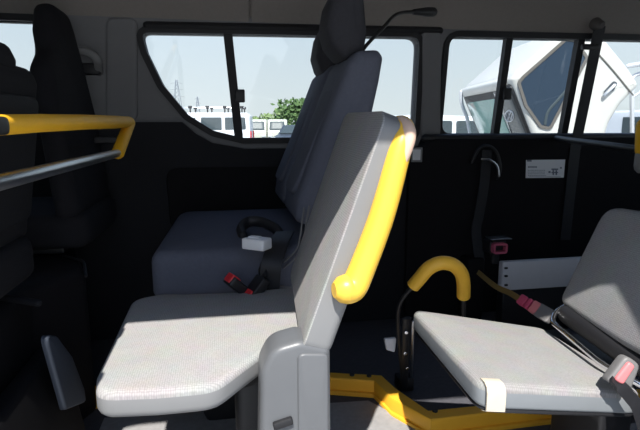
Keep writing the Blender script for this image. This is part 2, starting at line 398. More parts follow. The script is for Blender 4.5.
# hinge side cover of satin grey plastic
sc = [(p.x, p.z) for p in (at(261, 372, Y=.775), at(272, 350, Y=.775), at(300, 342, Y=.775), at(331, 347, Y=.775))]
sco = roundpoly([(.03, .012)]+sc+[(.168, .012)], [.01, .05, .05, .03, .015, .01], 5)
bm = NB(); slab(bm, sco, side(.775), 0, .075, .012, .01, n=4, rings=3)
cov = obj('side_cover', bm, 'cover', seat)
bm = NB(); s2 = [(x*.985+.001, z*.985) for x, z in sc]
slab(bm, roundpoly([(.105, .03), (.105, .455), (.158, .45), (.160, .03)], .012), side(.771), 0, .01, .004, 0, n=3, rings=2); obj('cover_ridge', bm, 'cover', cov)
bm = NB(); c = at(283, 423, Y=.772); box(bm, c, (.034, .012, .013), .003, Matrix.Rotation(R(-14), 3, 'Y')); obj('cover_slot', bm, 'black', cov)
bm = NB(); box(bm, (.07, 1.06, .165), (.14, .24, .33), .02); obj('pedestal', bm, 'black', seat)
# yellow padded rail up the rear of the backrest
yr = .80
rp = [at(346, 289, Y=.762), at(353, 287, Y=.764), at(361, 271, Y=.768), at(382, 215, Y=.772), at(398, 155, Y=.78), at(403, 136, Y=.79), at(402, 127, Y=.82)]
top = rp[-1]; rp += [top+Vector((.004, .06, -.002)), top+Vector((.02, .18, -.004)), top+Vector((.035, .34, -.006))]
pth = smooth_path(rp, 8)
rad = [.0245-.0055*min(1, i/(len(pth)*.55)) for i in range(len(pth))]
bm = NB(); tube(bm, pth, rad, 18); rail = obj('grab_rail', bm, 'yellow', seat)
bm = NB(); tube(bm, smooth_path([at(404, 160, Y=.768), at(408.5, 140, Y=.772), at(407.5, 128, Y=.785), at(401, 120, Y=.81)], 6), [.007+.005*math.sin(math.pi*i/18) for i in range(19)], 12)
wr = obj('rail_wrap', bm, 'beige', rail); wr['label'] = 'beige wrapped elbow'
bm = NB(); box(bm, (.29, 1.08, .80), (.05, .04, .03), .008); obj('rail_bracket', bm, 'black', seat)
# ================================================================== REAR FOLDING SEAT (right)
rs = thing('folding_seat', (.6, .9, 0), 'grey folding seat at the right edge with shadow across its backrest and a cream strap', 'seat')
def tilt(p): return p+Vector((0, 0, .402-(p.x-.42)*.16))
co = [(at(411, 308, Z=.402)).xy, (at(480, 386, Z=.402)).xy, Vector((.74, .715)), Vector((.735, 1.02))]
ro = dense(roundpoly([(p.x, p.y) for p in (co[0], co[1], co[2], co[3])], [.025, .03, .04, .03], 5), .03)
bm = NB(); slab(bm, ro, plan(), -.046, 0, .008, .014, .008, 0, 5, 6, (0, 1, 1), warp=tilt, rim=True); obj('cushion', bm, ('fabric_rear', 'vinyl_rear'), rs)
bm = NB(); cc_ = Vector((.58, .87)); fr_in = [tilt(Vector((*(cc_+(p-cc_)*.96), -.049))) for p in ro]
tube(bm, fr_in[:-1], .0045, 8); obj('seat_frame', bm, 'black', rs)
# cream elastic strap round the near front corner
s0, s1 = at(481, 387, Z=.402), at(503, 388, Z=.398)
sx0, sx1 = .415, .455
yn = min(p.y for p in ro)-.003
bm = NB(); A = co[1]; B = co[2]; dv = (B-A).normalized(); nn = Vector((dv.y, -dv.x))
def sp_(d, out, z): q = A+dv*d+nn*out; return tilt(Vector((q.x, q.y, z)))
rows = []
for (o_, z) in ((-.02, .002), (-.006, .0015), (.0015, -.004), (.0045, -.014), (.0045, -.046), (-.01, -.052)):
    rows.append([bm.verts.new(sp_(d, o_, z)) for d in (.012, .03, .047)]+[bm.verts.new(sp_(d, o_-.003, z-.002)) for d in (.047, .03, .012)])
for a, b in zip(rows, rows[1:]):
    for k in range(6): bm.faces.new((a[k], a[(k+1) % 6], b[(k+1) % 6], b[k]))
bm.faces.new(rows[0]); bm.faces.new(rows[-1]); st = obj('elastic_strap', bm, 'cream', rs); st['label'] = 'cream elastic strap'
# backrest
ra = R(25); rn = Vector((-math.cos(ra), 0, math.sin(ra))); ru = Vector((math.sin(ra), 0, math.cos(ra)))
rO = Vector((.755, 0, .425))
r2 = dense(roundpoly([(.66, -.02), (.80, -.02), (1.005, -.005), (1.01, .247), (.64, .265)], [.03, .05, .03, .045, .03], 5), .03)
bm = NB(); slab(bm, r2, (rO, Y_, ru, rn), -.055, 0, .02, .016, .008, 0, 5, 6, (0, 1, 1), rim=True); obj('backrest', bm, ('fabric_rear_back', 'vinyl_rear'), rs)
# chrome tube between seat and back
bm = NB(); tube(bm, fillet_path([Vector((.80, 1.0, .42)), at(555, 312, Y=.985), at(552, 322, Y=.965), at(604, 366, Y=.775), Vector((.74, .70, .36))], .03), .006, 10); obj('chrome_tube', bm, 'chrome', rs)
bm = NB(); tube(bm, [Vector((.77, .70, .37)), Vector((.76, .97, .40))], .022, 10); obj('hinge_bar', bm, 'black', rs)
bm = NB(); box(bm, (.80, .92, .17), (.08, .16, .34), .01); obj('pedestal', bm, 'black', rs)
bm = NB(); box(bm, (.70, .90, .325), (.2, .2, .03), .008, Matrix.Rotation(R(9), 3, 'Y')); obj('seat_pan', bm, 'black', rs)
# ================================================================== BENCH SEAT (far row)
bench = thing('bench_seat', (.0, 1.6, 0), 'slate grey two-place bench seat with tall headrests along the far wall', 'seat')
zb = .51
b0 = at(150, 254, Z=zb); cush = [(b0.x-.005, 1.30), (.30, 1.30), (.32, 1.955), (b0.x+.01, 1.955)]
bm = NB(); slab(bm, dense(roundpoly(cush, [.03, .04, .04, .08], 5), .05), plan(), .38, .508, .02, .03, .012, 0, 5, 5, (0, 1, 1),
                warp=lambda p: p+Vector((0, 0, .0*p.x)))
obj('cushion', bm, ('bench', 'bench'), bench)
bm = NB(); box(bm, (.08, 1.6, .19), (.34, .56, .39), .03); obj('pedestal', bm, 'black', bench)
def bench_back(y0, y1, dx, dh, dz):
    q = [at(294, 220, Y=1.34), at(297, 196, Y=1.34), at(319, 135, Y=1.34), at(347, 62, Y=1.34), at(357, 51, Y=1.34), at(377, 50, Y=1.34), at(382, 58, Y=1.34), at(378, 82, Y=1.34), at(343, 240, Y=1.34)]
    pr = dense(roundpoly([(p.x+dx, p.z) for p in q], [.02, .05, .2, .04, .02, .02, .02, .05, .02], 5), .04)
    bm = NB(); slab(bm, pr, side(y0), 0, y1-y0, .03, .03, .006, .006, 5, 4, (0, 0, 0)); o = obj('backrest', bm, 'bench', bench)
    f0, f1 = at(297, 190, Y=1.34), at(344, 78, Y=1.34)       # sewn centre panel on the front face
    d = (f1-f0); n_ = Vector((-d.z, 0, d.x)).normalized(); f0.y = f1.y = 0
    fr = (Vector((f0.x+dx, 0, f0.z)), Y_, Vector((d.x, 0, d.z)).normalized(), n_)
    bm = NB(); slab(bm, roundpoly([(y0+.06, -.02), (y1-.06, -.02), (y1-.06, d.length*.97), (y0+.06, d.length*.97)], .04), fr, -.015, .006, 0, .008, .006); obj('centre_panel', bm, 'bench_mid', o)
    h = [at(324, 28, Y=1.42), at(328, 4, Y=1.42), at(336, -12, Y=1.42), at(354, -13, Y=1.42), at(361, 0, Y=1.42), at(364, 36, Y=1.42), at(361, 54, Y=1.42), at(342, 62, Y=1.42), at(329, 46, Y=1.42)]
    pr = dense(roundpoly([(p.x+dh, p.z+dz) for p in h], .025, 4), .02)
    m = (y0+y1)/2; hw = .085
    bm = NB(); slab(bm, pr, side(m-hw), 0, 2*hw, .03, .03, .006, .006, 5, 4); hd = obj('headrest', bm, 'headrest', bench)
    for s in (-.05, .05):
        bm = NB(); c = at(350, 48, Y=1.42); tube(bm, [(c.x+dh-.01, m+s, c.z-.07), (c.x+dh, m+s, c.z+.03)], .006, 8)
        obj('headrest_post', bm, 'steel', hd)
bench_back(1.31, 1.60, 0, 0, 0); bench_back(1.635, 1.925, .0, .03, -.035)
# belts and buckles on the bench
def buckle(loc, tip, label, cat, w, l, bodym, btn, group=None, stalk=None, th=.018):
    o = thing('belt_buckle', loc, label, cat, group)
    loc = Vector(loc); tip = Vector(tip); d = (tip-loc).normalized()
    sx = d.cross(Z_).normalized(); up = sx.cross(d)
    bm = NB(); slab(bm, roundpoly([(-w/2, 0), (w/2, 0), (w/2, l), (-w/2, l)], [.006, .006, .009, .009], 3), (loc, sx, d, up), -th/2, th/2, .004, .004, n=3, rings=2); obj('housing', bm, bodym, o)
    bm = NB(); slab(bm, roundpoly([(-w*.38, l*.62), (w*.38, l*.62), (w*.38, l*1.04), (-w*.38, l*1.04)], .004, 3), (loc, sx, d, up), -th*.3, th*.62, .003, .003, n=3, rings=2); b = obj('release_button', bm, btn, o); b['label'] = ('red' if btn == 'red' else 'pink')+' release button'
    if stalk:
        bm = NB(); strap(bm, [loc+d*.004]+[Vector(s) for s in stalk], w*.7, .006, sx); obj('stalk', bm, 'webbing', o)
    return o
p = at(232, 291, Y=1.235); q = at(225, 278, Y=1.225)
buckle(at(245, 292, Y=1.245), at(226, 277, Y=1.225), 'red-buttoned black belt buckle lying left on the bench front edge', 'buckle', .044, .062, 'black', 'red', None, [at(262, 300, Y=1.26), at(272, 303, Y=1.27)], .026)
buckle(at(264, 278, Y=1.23), at(250, 298, Y=1.215), 'upright red-buttoned belt buckle beside the wide black strap on the bench', 'buckle', .046, .07, 'black', 'red', None, [at(263, 268, Y=1.25), at(266, 262, Y=1.262)], .026)
bm = NB(); strap(bm, smooth_path([at(285, 232, Y=1.36), at(279, 243, Y=1.28), at(272, 262, Y=1.238), at(270, 280, Y=1.235), at(269, 298, Y=1.24)], 6), .052, .006, Vector((1, -.15, .1)))
tag(obj('lap_belt', bm, 'webbing'), 'wide black lap belt hanging over the bench front edge', 'belt')
bm = NB(); tube(bm, smooth_path([at(283, 244, Y=1.37), at(277, 230, Y=1.42), at(262, 222, Y=1.47), at(248, 222, Y=1.48), at(241, 229, Y=1.45), at(243, 236, Y=1.42)], 6), .017, 10, flat=(1, .8))
tag(obj('seat_belt', bm, 'webbing'), 'coiled black belt lying behind the white block on the bench cushion', 'belt')
blk = thing('belt_tongue', at(257, 245, Z=zb), 'pale grey belt tongue block lying on the bench cushion', 'belt tongue')
c = at(257, 243, Z=.538)
Xr = Vector((.87, -.5, 0)); Yr = Vector((.5, .87, 0))
bm = NB(); slab(bm, roundpoly([(-.035, -.02), (.03, -.026), (.036, .014), (-.02, .024)], .006), (c, Xr, Yr, Z_), -.014, .014, .004, .005, n=3, rings=2); obj('housing', bm, 'white_plastic', blk)
bm = NB(); box(bm, c+Vector((-.005, .0, .015)), (.03, .018, .006), .002, Matrix.Rotation(R(-30), 3, 'Z')); obj('raised_cap', bm, 'white_plastic', blk)
cabs = [[(284, 262), (296, 250), (300, 238), (302, 222), (304, 208)], [(284, 268), (297, 256), (303, 242), (306, 224), (309, 206)], [(281, 286), (290, 287), (296, 284), (299, 276)]]
for i, pts in enumerate(cabs):
    bm = NB(); tube(bm, smooth_path([at(*q, Y=1.29) for q in pts], 6), .0025, 8)
    tag(obj('cable', bm, 'cover'), ['pale thin cable looping up the bench back, inner of the pair', 'pale thin cable looping up the bench back, outer of the pair', 'short pale cable at the base of the bench by the lap belt'][i], 'cable')
# gooseneck stalk above the headrest
gn = thing('gooseneck_stalk', at(361, 52, Y=1.45), 'thin black gooseneck stalk with thick tip rising from the bench headrest to the roof', 'stalk')
bm = NB(); tube(bm, smooth_path([at(357, 62, Y=1.45), at(365, 47, Y=1.45), at(383, 28, Y=1.5), at(394, 16, Y=1.55), at(404, 12.5, Y=1.6), at(418, 12, Y=1.64)], 7), .0055, 10); obj('neck', bm, 'black', gn)
bm = NB(); tube(bm, [at(414, 12, Y=1.63), at(421, 12, Y=1.645), at(427, 12, Y=1.66), at(433, 12, Y=1.675)], [.009, .012, .015, .015], 12); obj('tip', bm, 'black', gn)
# ================================================================== FRONT SEATS AND PARTITION RAIL
def front_seat(y0, y1, zt, hw, x, label, hz, lean, head):
    o = thing('front_seat', (x-.2, (y0+y1)/2, 0), label, 'seat')
    ang = R(lean); u = Vector((math.sin(ang), 0, math.cos(ang))); n = Vector((math.cos(ang), 0, -math.sin(ang)))
    O = Vector((x, 0, .56)); m = (y0+y1)/2
    if head == 'tall':
        ol = roundpoly([(y0, 0), (y1, 0), (y1-.01, .28), (m+hw+.03, .46), (m+hw-.015, hz-.05), (m+hw-.05, hz), (m-hw+.05, hz), (m-hw-.005, hz-.08), (m-hw-.005, .49), (y0+.005, .43)], [.04, .04, .06, .08, .05, .05, .05, .05, .05, .06], 5)
        bm = NB(); slab(bm, dense(ol, .04), (O, Y_, u, n), -.065, 0, .025, .03, .008, .008, 5, 5); obj('backrest', bm, 'black_fabric', o)
    else:
        ol = roundpoly([(y0, 0), (y1, 0), (y1, zt-.02), (y1-.03, zt), (y0+.03, zt), (y0, zt-.02)], .03, 4)
        bm = NB(); slab(bm, dense(ol, .04), (O, Y_, u, n), -.10, 0, .03, .03, .008, .01, 5, 5); b = obj('backrest', bm, 'black_fabric', o)
        bm = NB(); slab(bm, roundpoly([(y0+.05, .06), (y1-.04, .06), (y1-.04, zt-.06), (y0+.05, zt-.06)], .03), (O, Y_, u, n), -.002, .014, 0, .008); obj('back_panel', bm, 'dark_trim', b)
        bm = NB(); slab(bm, dense(roundpoly([(m-hw, zt-.035), (m+hw, zt-.035), (m+hw-.004, hz-.02), (m+hw-.04, hz), (m-hw+.04, hz), (m-hw+.004, hz-.02)], .022, 4), .03), (O, Y_, u, n), -.09, -.012, .022, .022, .004, .004); hd = obj('headrest', bm, 'black_fabric', o)
        for s in (-.05, .05):
            bm = NB(); tube(bm, [O+Y_*(m+s)+u*(zt-.04)-n*.05, O+Y_*(m+s)+u*(zt+.04)-n*.05], .006, 8); obj('headrest_post', bm, 'steel', hd)
    bm = NB(); slab(bm, dense(roundpoly([(x-.5, y0), (x+.02, y0), (x+.02, y1), (x-.5, y1)], .06), .05), plan(), .476, .58, .03, .03, .012); obj('cushion', bm, 'black_fabric', o)
    bm = NB(); box(bm, (x-.24, m, .467), (.36, (y1-y0)*.8, .02), .006); obj('slide_rail', bm, 'black', o)
front_seat(1.50, 1.935, .40, .12, -.42, 'tall black driver seat with built-in head support by the far door window', .625, -5, 'tall')
front_seat(.76, 1.275, .395, .165, -.47, 'low black middle front seat with small headrest at the left edge', .432, 9, 'low')
hr = thing('partition_rail', (-.3, 1.2, .8), 'yellow padded handrail over a steel tube behind the front seats', 'handrail')
ax = -.3
ye = at(130, 122, X=ax).y
bm = NB(); pth = [Vector((ax, .50, .828)), Vector((ax, .7, .829)), Vector((ax, .9, .833)), Vector((ax, 1.2, .8365)), Vector((ax, 1.5, .838)), Vector((ax, ye-.03, .839))]
tube(bm, pth, [.0135, .0138, .0148, .0162, .0175, .0175], 16); pad = obj('padded_bar', bm, 'yellow_dim', hr); pad['label'] = 'worn yellow padded upper bar'
pe = at(118, 153, X=ax); pt = Vector((ax, ye, .839))
bm = NB(); tube(bm, fillet_path([Vector((ax, ye-.06, .839)), pt, pe], .022), .0175, 14, True); el = obj('elbow', bm, 'yellow_dim', hr); el['label'] = 'yellow padded bend at the far end'
bm = NB(); tube(bm, [Vector((ax, .5, .7555)), Vector((ax, pe.y+.0, pe.z))], .0115, 16); obj('tube', bm, 'steel', hr)
bm = NB(); slab(bm, roundpoly([(-.022, -.012), (.022, -.012), (.022, .012), (-.022, .012)], .012, 5), (Vector((ax, .722, .829)), Y_, Z_, X_), .005, .0165, 0, .003, n=2, rings=2); hl = obj('slot_ring', bm, 'black', pad)
bm = NB(); box(bm, (ax, .52, .62), (.03, .03, .5), .008); obj('post', bm, 'black', hr)
bm = NB(); box(bm, (ax-.05, ye-.05, .785), (.10, .02, .02), .005); obj('bracket', bm, 'black', hr)
bm = NB(); box(bm, (ax, .52, .19), (.03, .03, .38), .008); obj('post', bm, 'black', hr)
# pillar grab handle
gh = thing('grab_handle', atwall(90, 70), 'grey grab handle on the front pillar beside the driver headrest', 'handle')
g = [atwall(74, 52, .0), atwall(78, 50, .04), atwall(90, 53, .05), atwall(97, 60, .05), atwall(99, 72, .0)]
bm = NB(); tube(bm, smooth_path(g, 6), .014, 12); obj('grip', bm, 'handle_grey', gh)
bm = NB(); box(bm, atwall(86, 69, .012), (.10, .03, .04), .01); obj('mount', bm, 'black', gh)
# dark engine cover and kick panels at lower left
ec = thing('engine_cover', (-.7, 1.35, 0), 'black boxy engine cover between the front seats at lower left', 'engine cover')
bm = NB(); slab(bm, dense(roundpoly([(-1.02, .68), (-.49, .68), (-.485, 1.28), (-.40, 1.45), (-.58, 1.93), (-1.02, 1.93)], .05), .08), plan(), .0, .44, .01, .03, .01); obj('lid', bm, 'deep_trim', ec)
bm = NB(); A = at(-6, 296, Z=.452); B = at(38, 303, Z=.452); tube(bm, [A, B], .008, 10); obj('lid_handle', bm, 'dark_trim', ec)
bm = NB()
tube(bm, fillet_path([at(0, 263, Z=.447), at(28, 246, Z=.447), at(84, 261, Z=.447), at(86, 276, Z=.42)], .02), .004, 8); obj('lid_seal', bm, 'black', ec)
sb = thing('seat_riser', (-.5, 1.0, 0), 'black carpeted riser under the front passenger seat at bottom left', 'riser')
pr = roundpoly([(-.47, .0), (-.385, .0), (-.382, .06), (-.40, .17), (-.425, .30), (-.47, .30)], [.01, .01, .03, .06, .02, .02], 4)
bm = NB(); slab(bm, pr, side(.62), 0, .66, .01, .02, n=3, rings=2); obj('body', bm, 'deep_trim', sb)
bm = NB(); P4 = [at(*q, X=-.372) for q in ((45, 334), (57, 336), (72, 356), (84, 388), (86, 402), (66, 410))]
slab(bm, dense(roundpoly([(p.y, p.z) for p in P4], .02), .04), front(-.384), 0, .014, 0, .006, .004)
kp = obj('kick_panel', bm, 'kick', sb)
# ================================================================== FLOOR FRAME, LEVER, RAMP, STRAPS
yf = thing('floor_frame', (.3, 1.4, 0), 'yellow painted stepped floor frame running under both pale seats', 'frame')
zt = .05
bk = [at(80, 386, Z=zt), at(331, 372, Z=zt), at(382, 375, Z=zt), at(396, 388, Z=zt), at(428, 410, Z=zt), at(520, 401, Z=zt)]
bk = [(p.x, p.y) for p in bk]; bk.append((1.7, bk[-1][1]-.005))
fr_ = [at(80, 392, Z=zt), at(331, 378, Z=zt), at(374, 381, Z=zt), at(392, 399, Z=zt), at(431, 420, Z=zt), at(520, 409, Z=zt)]
fr_ = [(p.x, p.y) for p in fr_]; fr_.append((1.7, fr_[-1][1]+.0))
def flange(a, off):   # offset polyline towards the camera (plan)
    return [(x-off*.35, y-off) for x, y in a]
bm = NB(); railstrip(bm, bk, fr_, 0, zt); ff = obj('upright', bm, 'yellow_paint', yf)
bm = NB(); f2 = flange(fr_, .012); f3 = flange(fr_, -.004)
railstrip(bm, f3, f2, 0, .012, .002); obj('foot_flange', bm, 'yellow_paint', yf)
for px, py in ((369, 376), (435, 411), (352, 375), (520, 404), (100, 389)):
    bm = NB(); c = at(px, py, Z=zt+.001); slab(bm, [Vector((math.cos(a*math.pi/5)*.008, math.sin(a*math.pi/5)*.008)) for a in range(10)], (c, X_, Y_, Z_), -.002, .004, 0, .001, n=2, rings=2); obj('bolt', bm, 'black', yf)
lv = thing('lever', at(403, 392, Y=1.40), 'upright black lever with curved yellow cane handle beside the right seat', 'lever')
def lvp(px, py, dy=0): return at(px, py, Y=1.17+.23*max(0, min(1, (py-262)/130))+dy)     # the lever leans towards the door
hp = [lvp(*q) for q in ((413, 286), (420, 278), (429, 268), (441, 263), (453, 265), (461, 273), (463.5, 284), (463.5, 296))]
bm = NB(); tube(bm, smooth_path(hp, 7), .0185, 18, False); obj('handle_grip', bm, 'yellow_cane', lv)
bm = NB(); tube(bm, smooth_path([lvp(*q) for q in ((420, 278), (413, 286), (403, 298), (398, 312), (399, 340), (402, 372), (404, 392))], 6), .006, 10); obj('rod', bm, 'black', lv)
bm = NB(); tube(bm, [lvp(463.5, 290), lvp(463.5, 330), lvp(450, 372)], .007, 10); obj('rod', bm, 'black', lv)
bm = NB(); tube(bm, [lvp(407, 318), lvp(404, 388, -.01)], .013, 8, False, flat=(1, .5), ref=X_); obj('link_plate', bm, 'black', lv)
bm = NB(); tube(bm, [lvp(413, 322, .02), lvp(411, 388, .02)], .005, 8); obj('link_rod', bm, 'steel', lv)
for px, py in ((406, 332), (405, 353), (407, 368)):
    bm = NB(); c = lvp(px, py, -.012); slab(bm, [Vector((math.cos(a*math.pi/5)*.006, math.sin(a*math.pi/5)*.006)) for a in range(10)], (c, X_, Z_, -Y_), -.006, .006, 0, .001, n=2, rings=2); obj('bolt', bm, 'chrome', lv)
bm = NB(); c = lvp(405, 389); box(bm, (c.x, c.y+.01, .0235), (.05, .05, .044), .006); obj('foot', bm, 'black', lv)
bm = NB(); c = lvp(390, 344, .03); slab(bm, roundpoly([(-.012, -.016), (.014, -.026), (.018, .02), (-.02, .02)], .005), (c, X_, Z_, -Y_), -.006, .006, .002, .002, n=2, rings=2); obj('limit_tab', bm, 'dull_metal', lv)
rm = thing('ramp_panel', at(540, 278, Y=1.72), 'pale grey metal panel standing low behind the right seat near the far wall', 'panel')
A = at(503, 262.5, Y=1.72); B = at(590, 259, Y=1.72); C_ = at(503, 291, Y=1.72)
bm = NB(); box(bm, ((A.x+1.75)/2, 1.735, (A.z+C_.z)/2), (1.75-A.x, .03, A.z-C_.z), .005); obj('body', bm, 'dull_metal', rm)
bm = NB(); box(bm, ((A.x+1.75)/2, 1.76, C_.z/2), (1.75-A.x-.04, .05, C_.z), .004); obj('plinth', bm, 'black', rm)
for py in (268, 276, 285):
    bm = NB(); c = at(506, py, Y=1.718); box(bm, c, (.012, .01, .008), .002); obj('rivet', bm, 'black', rm)
# folded wheelchair restraint by the far wall: retractor belt
rb = thing('retractor_belt', atwall(486, 160, .05), 'black retractor belt with guide ring hanging on the dark rear wall', 'belt')
bm = NB(); tube(bm, smooth_path([atwall(472, 162, .06), atwall(478, 150, .06), atwall(487, 146, .06), atwall(496, 152, .06), atwall(500, 168, .06), atwall(497, 178, .06)], 5), .008, 10); obj('guide_ring', bm, 'black', rb)
bm = NB(); tube(bm, smooth_path([atwall(482, 159, .07), atwall(490, 160, .075), atwall(497, 166, .07), atwall(499, 176, .07)], 5), .005, 8); obj('hook', bm, 'steel', rb)
bm = NB(); strap(bm, smooth_path([atwall(487, 150, .06), atwall(484, 185, .06), atwall(479, 215, .065), atwall(476, 232, .07), atwall(480, 262, .10)], 6), .045, .004, X_); obj('webbing', bm, 'webbing', rb)
bm = NB(); c = atwall(480, 256, .08); box(bm, (c.x-.035, c.y, c.z/2), (.08, .08, c.z), .012); obj('retractor', bm, 'deep_trim', rb)
pk = thing('anchor_socket', at(498, 247, Y=1.74), 'small pink framed black socket above the pale grey panel', 'socket')
c = at(498, 247.5, Y=1.74)
bm = NB(); ringband(bm, roundpoly([(-.021, -.012), (.021, -.012), (.021, .012), (-.021, .012)], .002, 2), .009, lambda u, v, w: Vector((c.x+u, c.y-w, c.z+v)), 0, .02); obj('frame', bm, 'pink_faded', pk, smooth=False)
bm = NB(); box(bm, c+Vector((0, .03, 0)), (.07, .06, .05), .005); obj('body', bm, 'black', pk)
bm = NB(); box(bm, c+Vector((.006, .01, .036)), (.085, .05, .004), .001); obj('top_plate', bm, 'steel', pk)
bm = NB(); box(bm, (c.x, c.y+.02, c.z-.045), (.03, .02, .05), .004); obj('post', bm, 'black', pk)
# ochre strap with pink buckle by the right seat's rear corner
st_ = thing('tie_down_strap', at(500, 288, Y=1.3), 'ochre webbing strap with pink striped buckle behind the right cushion', 'strap')
sp = [at(478, 272, Y=1.62), at(495, 286, Y=1.42), at(510, 293, Y=1.30), at(524, 302, Y=1.16)]
bm = NB(); strap(bm, smooth_path(sp, 6), .017, .003, Vector((.4, .5, .5))); obj('webbing', bm, 'strap_brown', st_)
a, b = at(520, 299, Y=1.13), at(552, 318, Y=1.03); d = (b-a).normalized(); sx = d.cross(FW).normalized(); up = sx.cross(d)
if up.dot(FW) > 0: up = -up
L = (b-a).length
for (t0_, t1_, w_, m_, nm) in ((0, .22, .028, 'pink_dark', 'buckle_band'), (.26, .36, .030, 'pink_dark', 'buckle_band'), (.40, .66, .033, 'pink', 'release_button'), (.58, 1.0, .036, 'buckle_grey', 'housing')):
    bm = NB(); slab(bm, roundpoly([(-w_/2, t0_*L), (w_/2, t0_*L), (w_/2, t1_*L), (-w_/2, t1_*L)], .005, 3), (a, sx, d, up), -.007, .009, .003, .003, n=2, rings=2)
    o = obj(nm, bm, m_, st_)
# grey and pink belt buckle at the near end of the right seat
bq = thing('belt_buckle', at(617, 385, Y=.68), 'grey belt buckle with faded pink button at the lower right edge', 'buckle')
a, b = at(606, 379, Y=.70), at(624, 340, Y=.715); d = (b-a); L = d.length; d.normalize(); sx = (RT-d*RT.dot(d)).normalized(); up = sx.cross(d)
if up.dot(FW) > 0: up = -up
a = at(617, 383, Y=.70); b = at(631, 350, Y=.705); d = (b-a).normalized(); sx = (RT-d*RT.dot(d)).normalized(); up = d.cross(sx)
if up.dot(FW) > 0: up = -up
bm = NB(); slab(bm, roundpoly([(-.024, -.004), (.022, -.004), (.020, .045), (-.010, .052)], [.006, .006, .012, .012], 4), (a, sx, d, up), -.012, .010, .004, .005, n=3, rings=2); obj('housing', bm, 'buckle_grey', bq)
bm = NB(); slab(bm, roundpoly([(-.016, .004), (.002, .002), (.009, .040), (-.005, .044)], .006, 4), (a, sx, d, up), .006, .0155, 0, .004, n=3, rings=2); pbn = obj('release_button', bm, 'pink', bq); pbn['label'] = 'faded pink release button'
bm = NB(); strap(bm, smooth_path([at(611, 378, Y=.695), at(622, 388, Y=.688), at(632, 399, Y=.683), at(640, 412, Y=.68), at(650, 450, Y=.685)], 4), .022, .006, (RT*-.6+UP*.5)); obj('stalk', bm, 'webbing', bq)
# stickers on the far wall
sk = thing('notice_sticker', atwall(545, 169, .06), 'white printed instruction sticker on the dark rear wall panel', 'sticker')
def wallplate(name, quad, m, parent, off, th=.002):
    P = [atwall(*q, off=off) for q in quad]
    bm = NB(); slab(bm, [(p.x, p.z) for p in P], (Vector((0, P[0].y, 0)), X_, Z_, -Y_), 0, th, 0, 0, n=1, rings=2)
    return obj(name, bm, m, parent, smooth=False)
tag_off = .052
wallplate('sheet', ((526, 160), (565, 159.5), (563.5, 177.5), (525.5, 178)), 'paper', sk, tag_off)
bm = NB()
def mark(x0, y0, x1, y1):
    P = [atwall(x, y, off=tag_off+.0022) for x, y in ((x0, y0), (x1, y0), (x1, y1), (x0, y1))]
    slab(bm, [(p.x, p.z) for p in P], (Vector((0, P[0].y, 0)), X_, Z_, -Y_), 0, .0008, 0, 0, n=1, rings=2)
mark(527, 160, 531.5, 161.6)
for i in range(7): mark(528+i*1.3, 166.2, 528.9+i*1.3, 167.8)
for k in range(4):
    x = 528
    while x < 545: l = random.uniform(.8, 2.2); mark(x, 170+k*1.8, x+l, 170.5+k*1.8); x += l+.5
mark(548.5, 171, 550.5, 173); mark(551.5, 168.5, 558, 170); mark(552.5, 170.2, 554, 175); mark(555.5, 170.2, 557, 175); mark(551.5, 172, 558, 173); mark(560, 167, 561.7, 168.6)
mark(529, 176.6, 561, 176.9)
obj('printed_marks', bm, 'ink', sk, smooth=False)
pl = thing('switch_plate', atwall(418, 155, .05), 'small blank white plate on the wall behind the yellow rail top', 'plate')
wallplate('plate', ((411, 147.5), (422, 147.5), (421.5, 162), (411, 162)), 'handle_grey', pl, tag_off, .006)
wallplate('inset', ((412.5, 149.5), (420.5, 149.5), (420, 160), (412.5, 160)), 'white_plastic', pl, tag_off+.005, .003)
# ceiling belt anchor with hanging webbing
ca = thing('hanging_belt', atwall(597, 22, .03), 'black seat belt hanging from a round roof anchor across the rear window', 'belt')
bm = NB(); c = atwall(595, 24, .02); tube(bm, [c+Vector((0, .03, .02)), c+Vector((0, -.012, -.004)), c+Vector((0, -.03, -.008))], [.026, .024, .018], 16); obj('anchor_cap', bm, 'headliner_dark', ca)
bm = NB(); strap(bm, [atwall(600, 26, .03), atwall(597, 40, .03), atwall(588, 85, .03), atwall(578, 134, .045), atwall(575, 150, .055), atwall(565, 240, .06)], .05, .004, X_); obj('webbing', bm, 'webbing', ca)
bm = NB(); box(bm, atwall(590, 47, .04), (.075, .02, .022), .005); obj('guide', bm, 'black', ca)
rr = thing('rear_rail', at(637, 140, Y=1.3), 'short yellow padded rail on a grey bracket at the right edge', 'handrail')
bm = NB(); c = at(646, 140, Y=1.35); tube(bm, [at(646, 126, Y=1.35), at(645, 151, Y=1.35)], .028, 14); obj('padded_bar', bm, 'yellow_dim', rr)
bm = NB(); tube(bm, [at(645, 151, Y=1.35), at(643, 166, Y=1.35)], .026, 12); obj('sleeve', bm, 'handle_grey', rr)
c1 = at(643, 150, Y=1.35)
bm = NB(); tube(bm, [c1, Vector((c1.x+.12, 1.94, c1.z+.02))], .012, 10); obj('arm', bm, 'black', rr)
# ================================================================== OUTSIDE
GZ = -.60
bm = NB(); slab(bm, [(-260, -120), (320, -120), (320, 420), (-260, 420)], plan(GZ), -.3, 0, 0, 0, n=1, rings=2); struct(obj('ground', bm, 'asphalt', smooth=False), 'pale gravel parking lot around the van', 'ground')
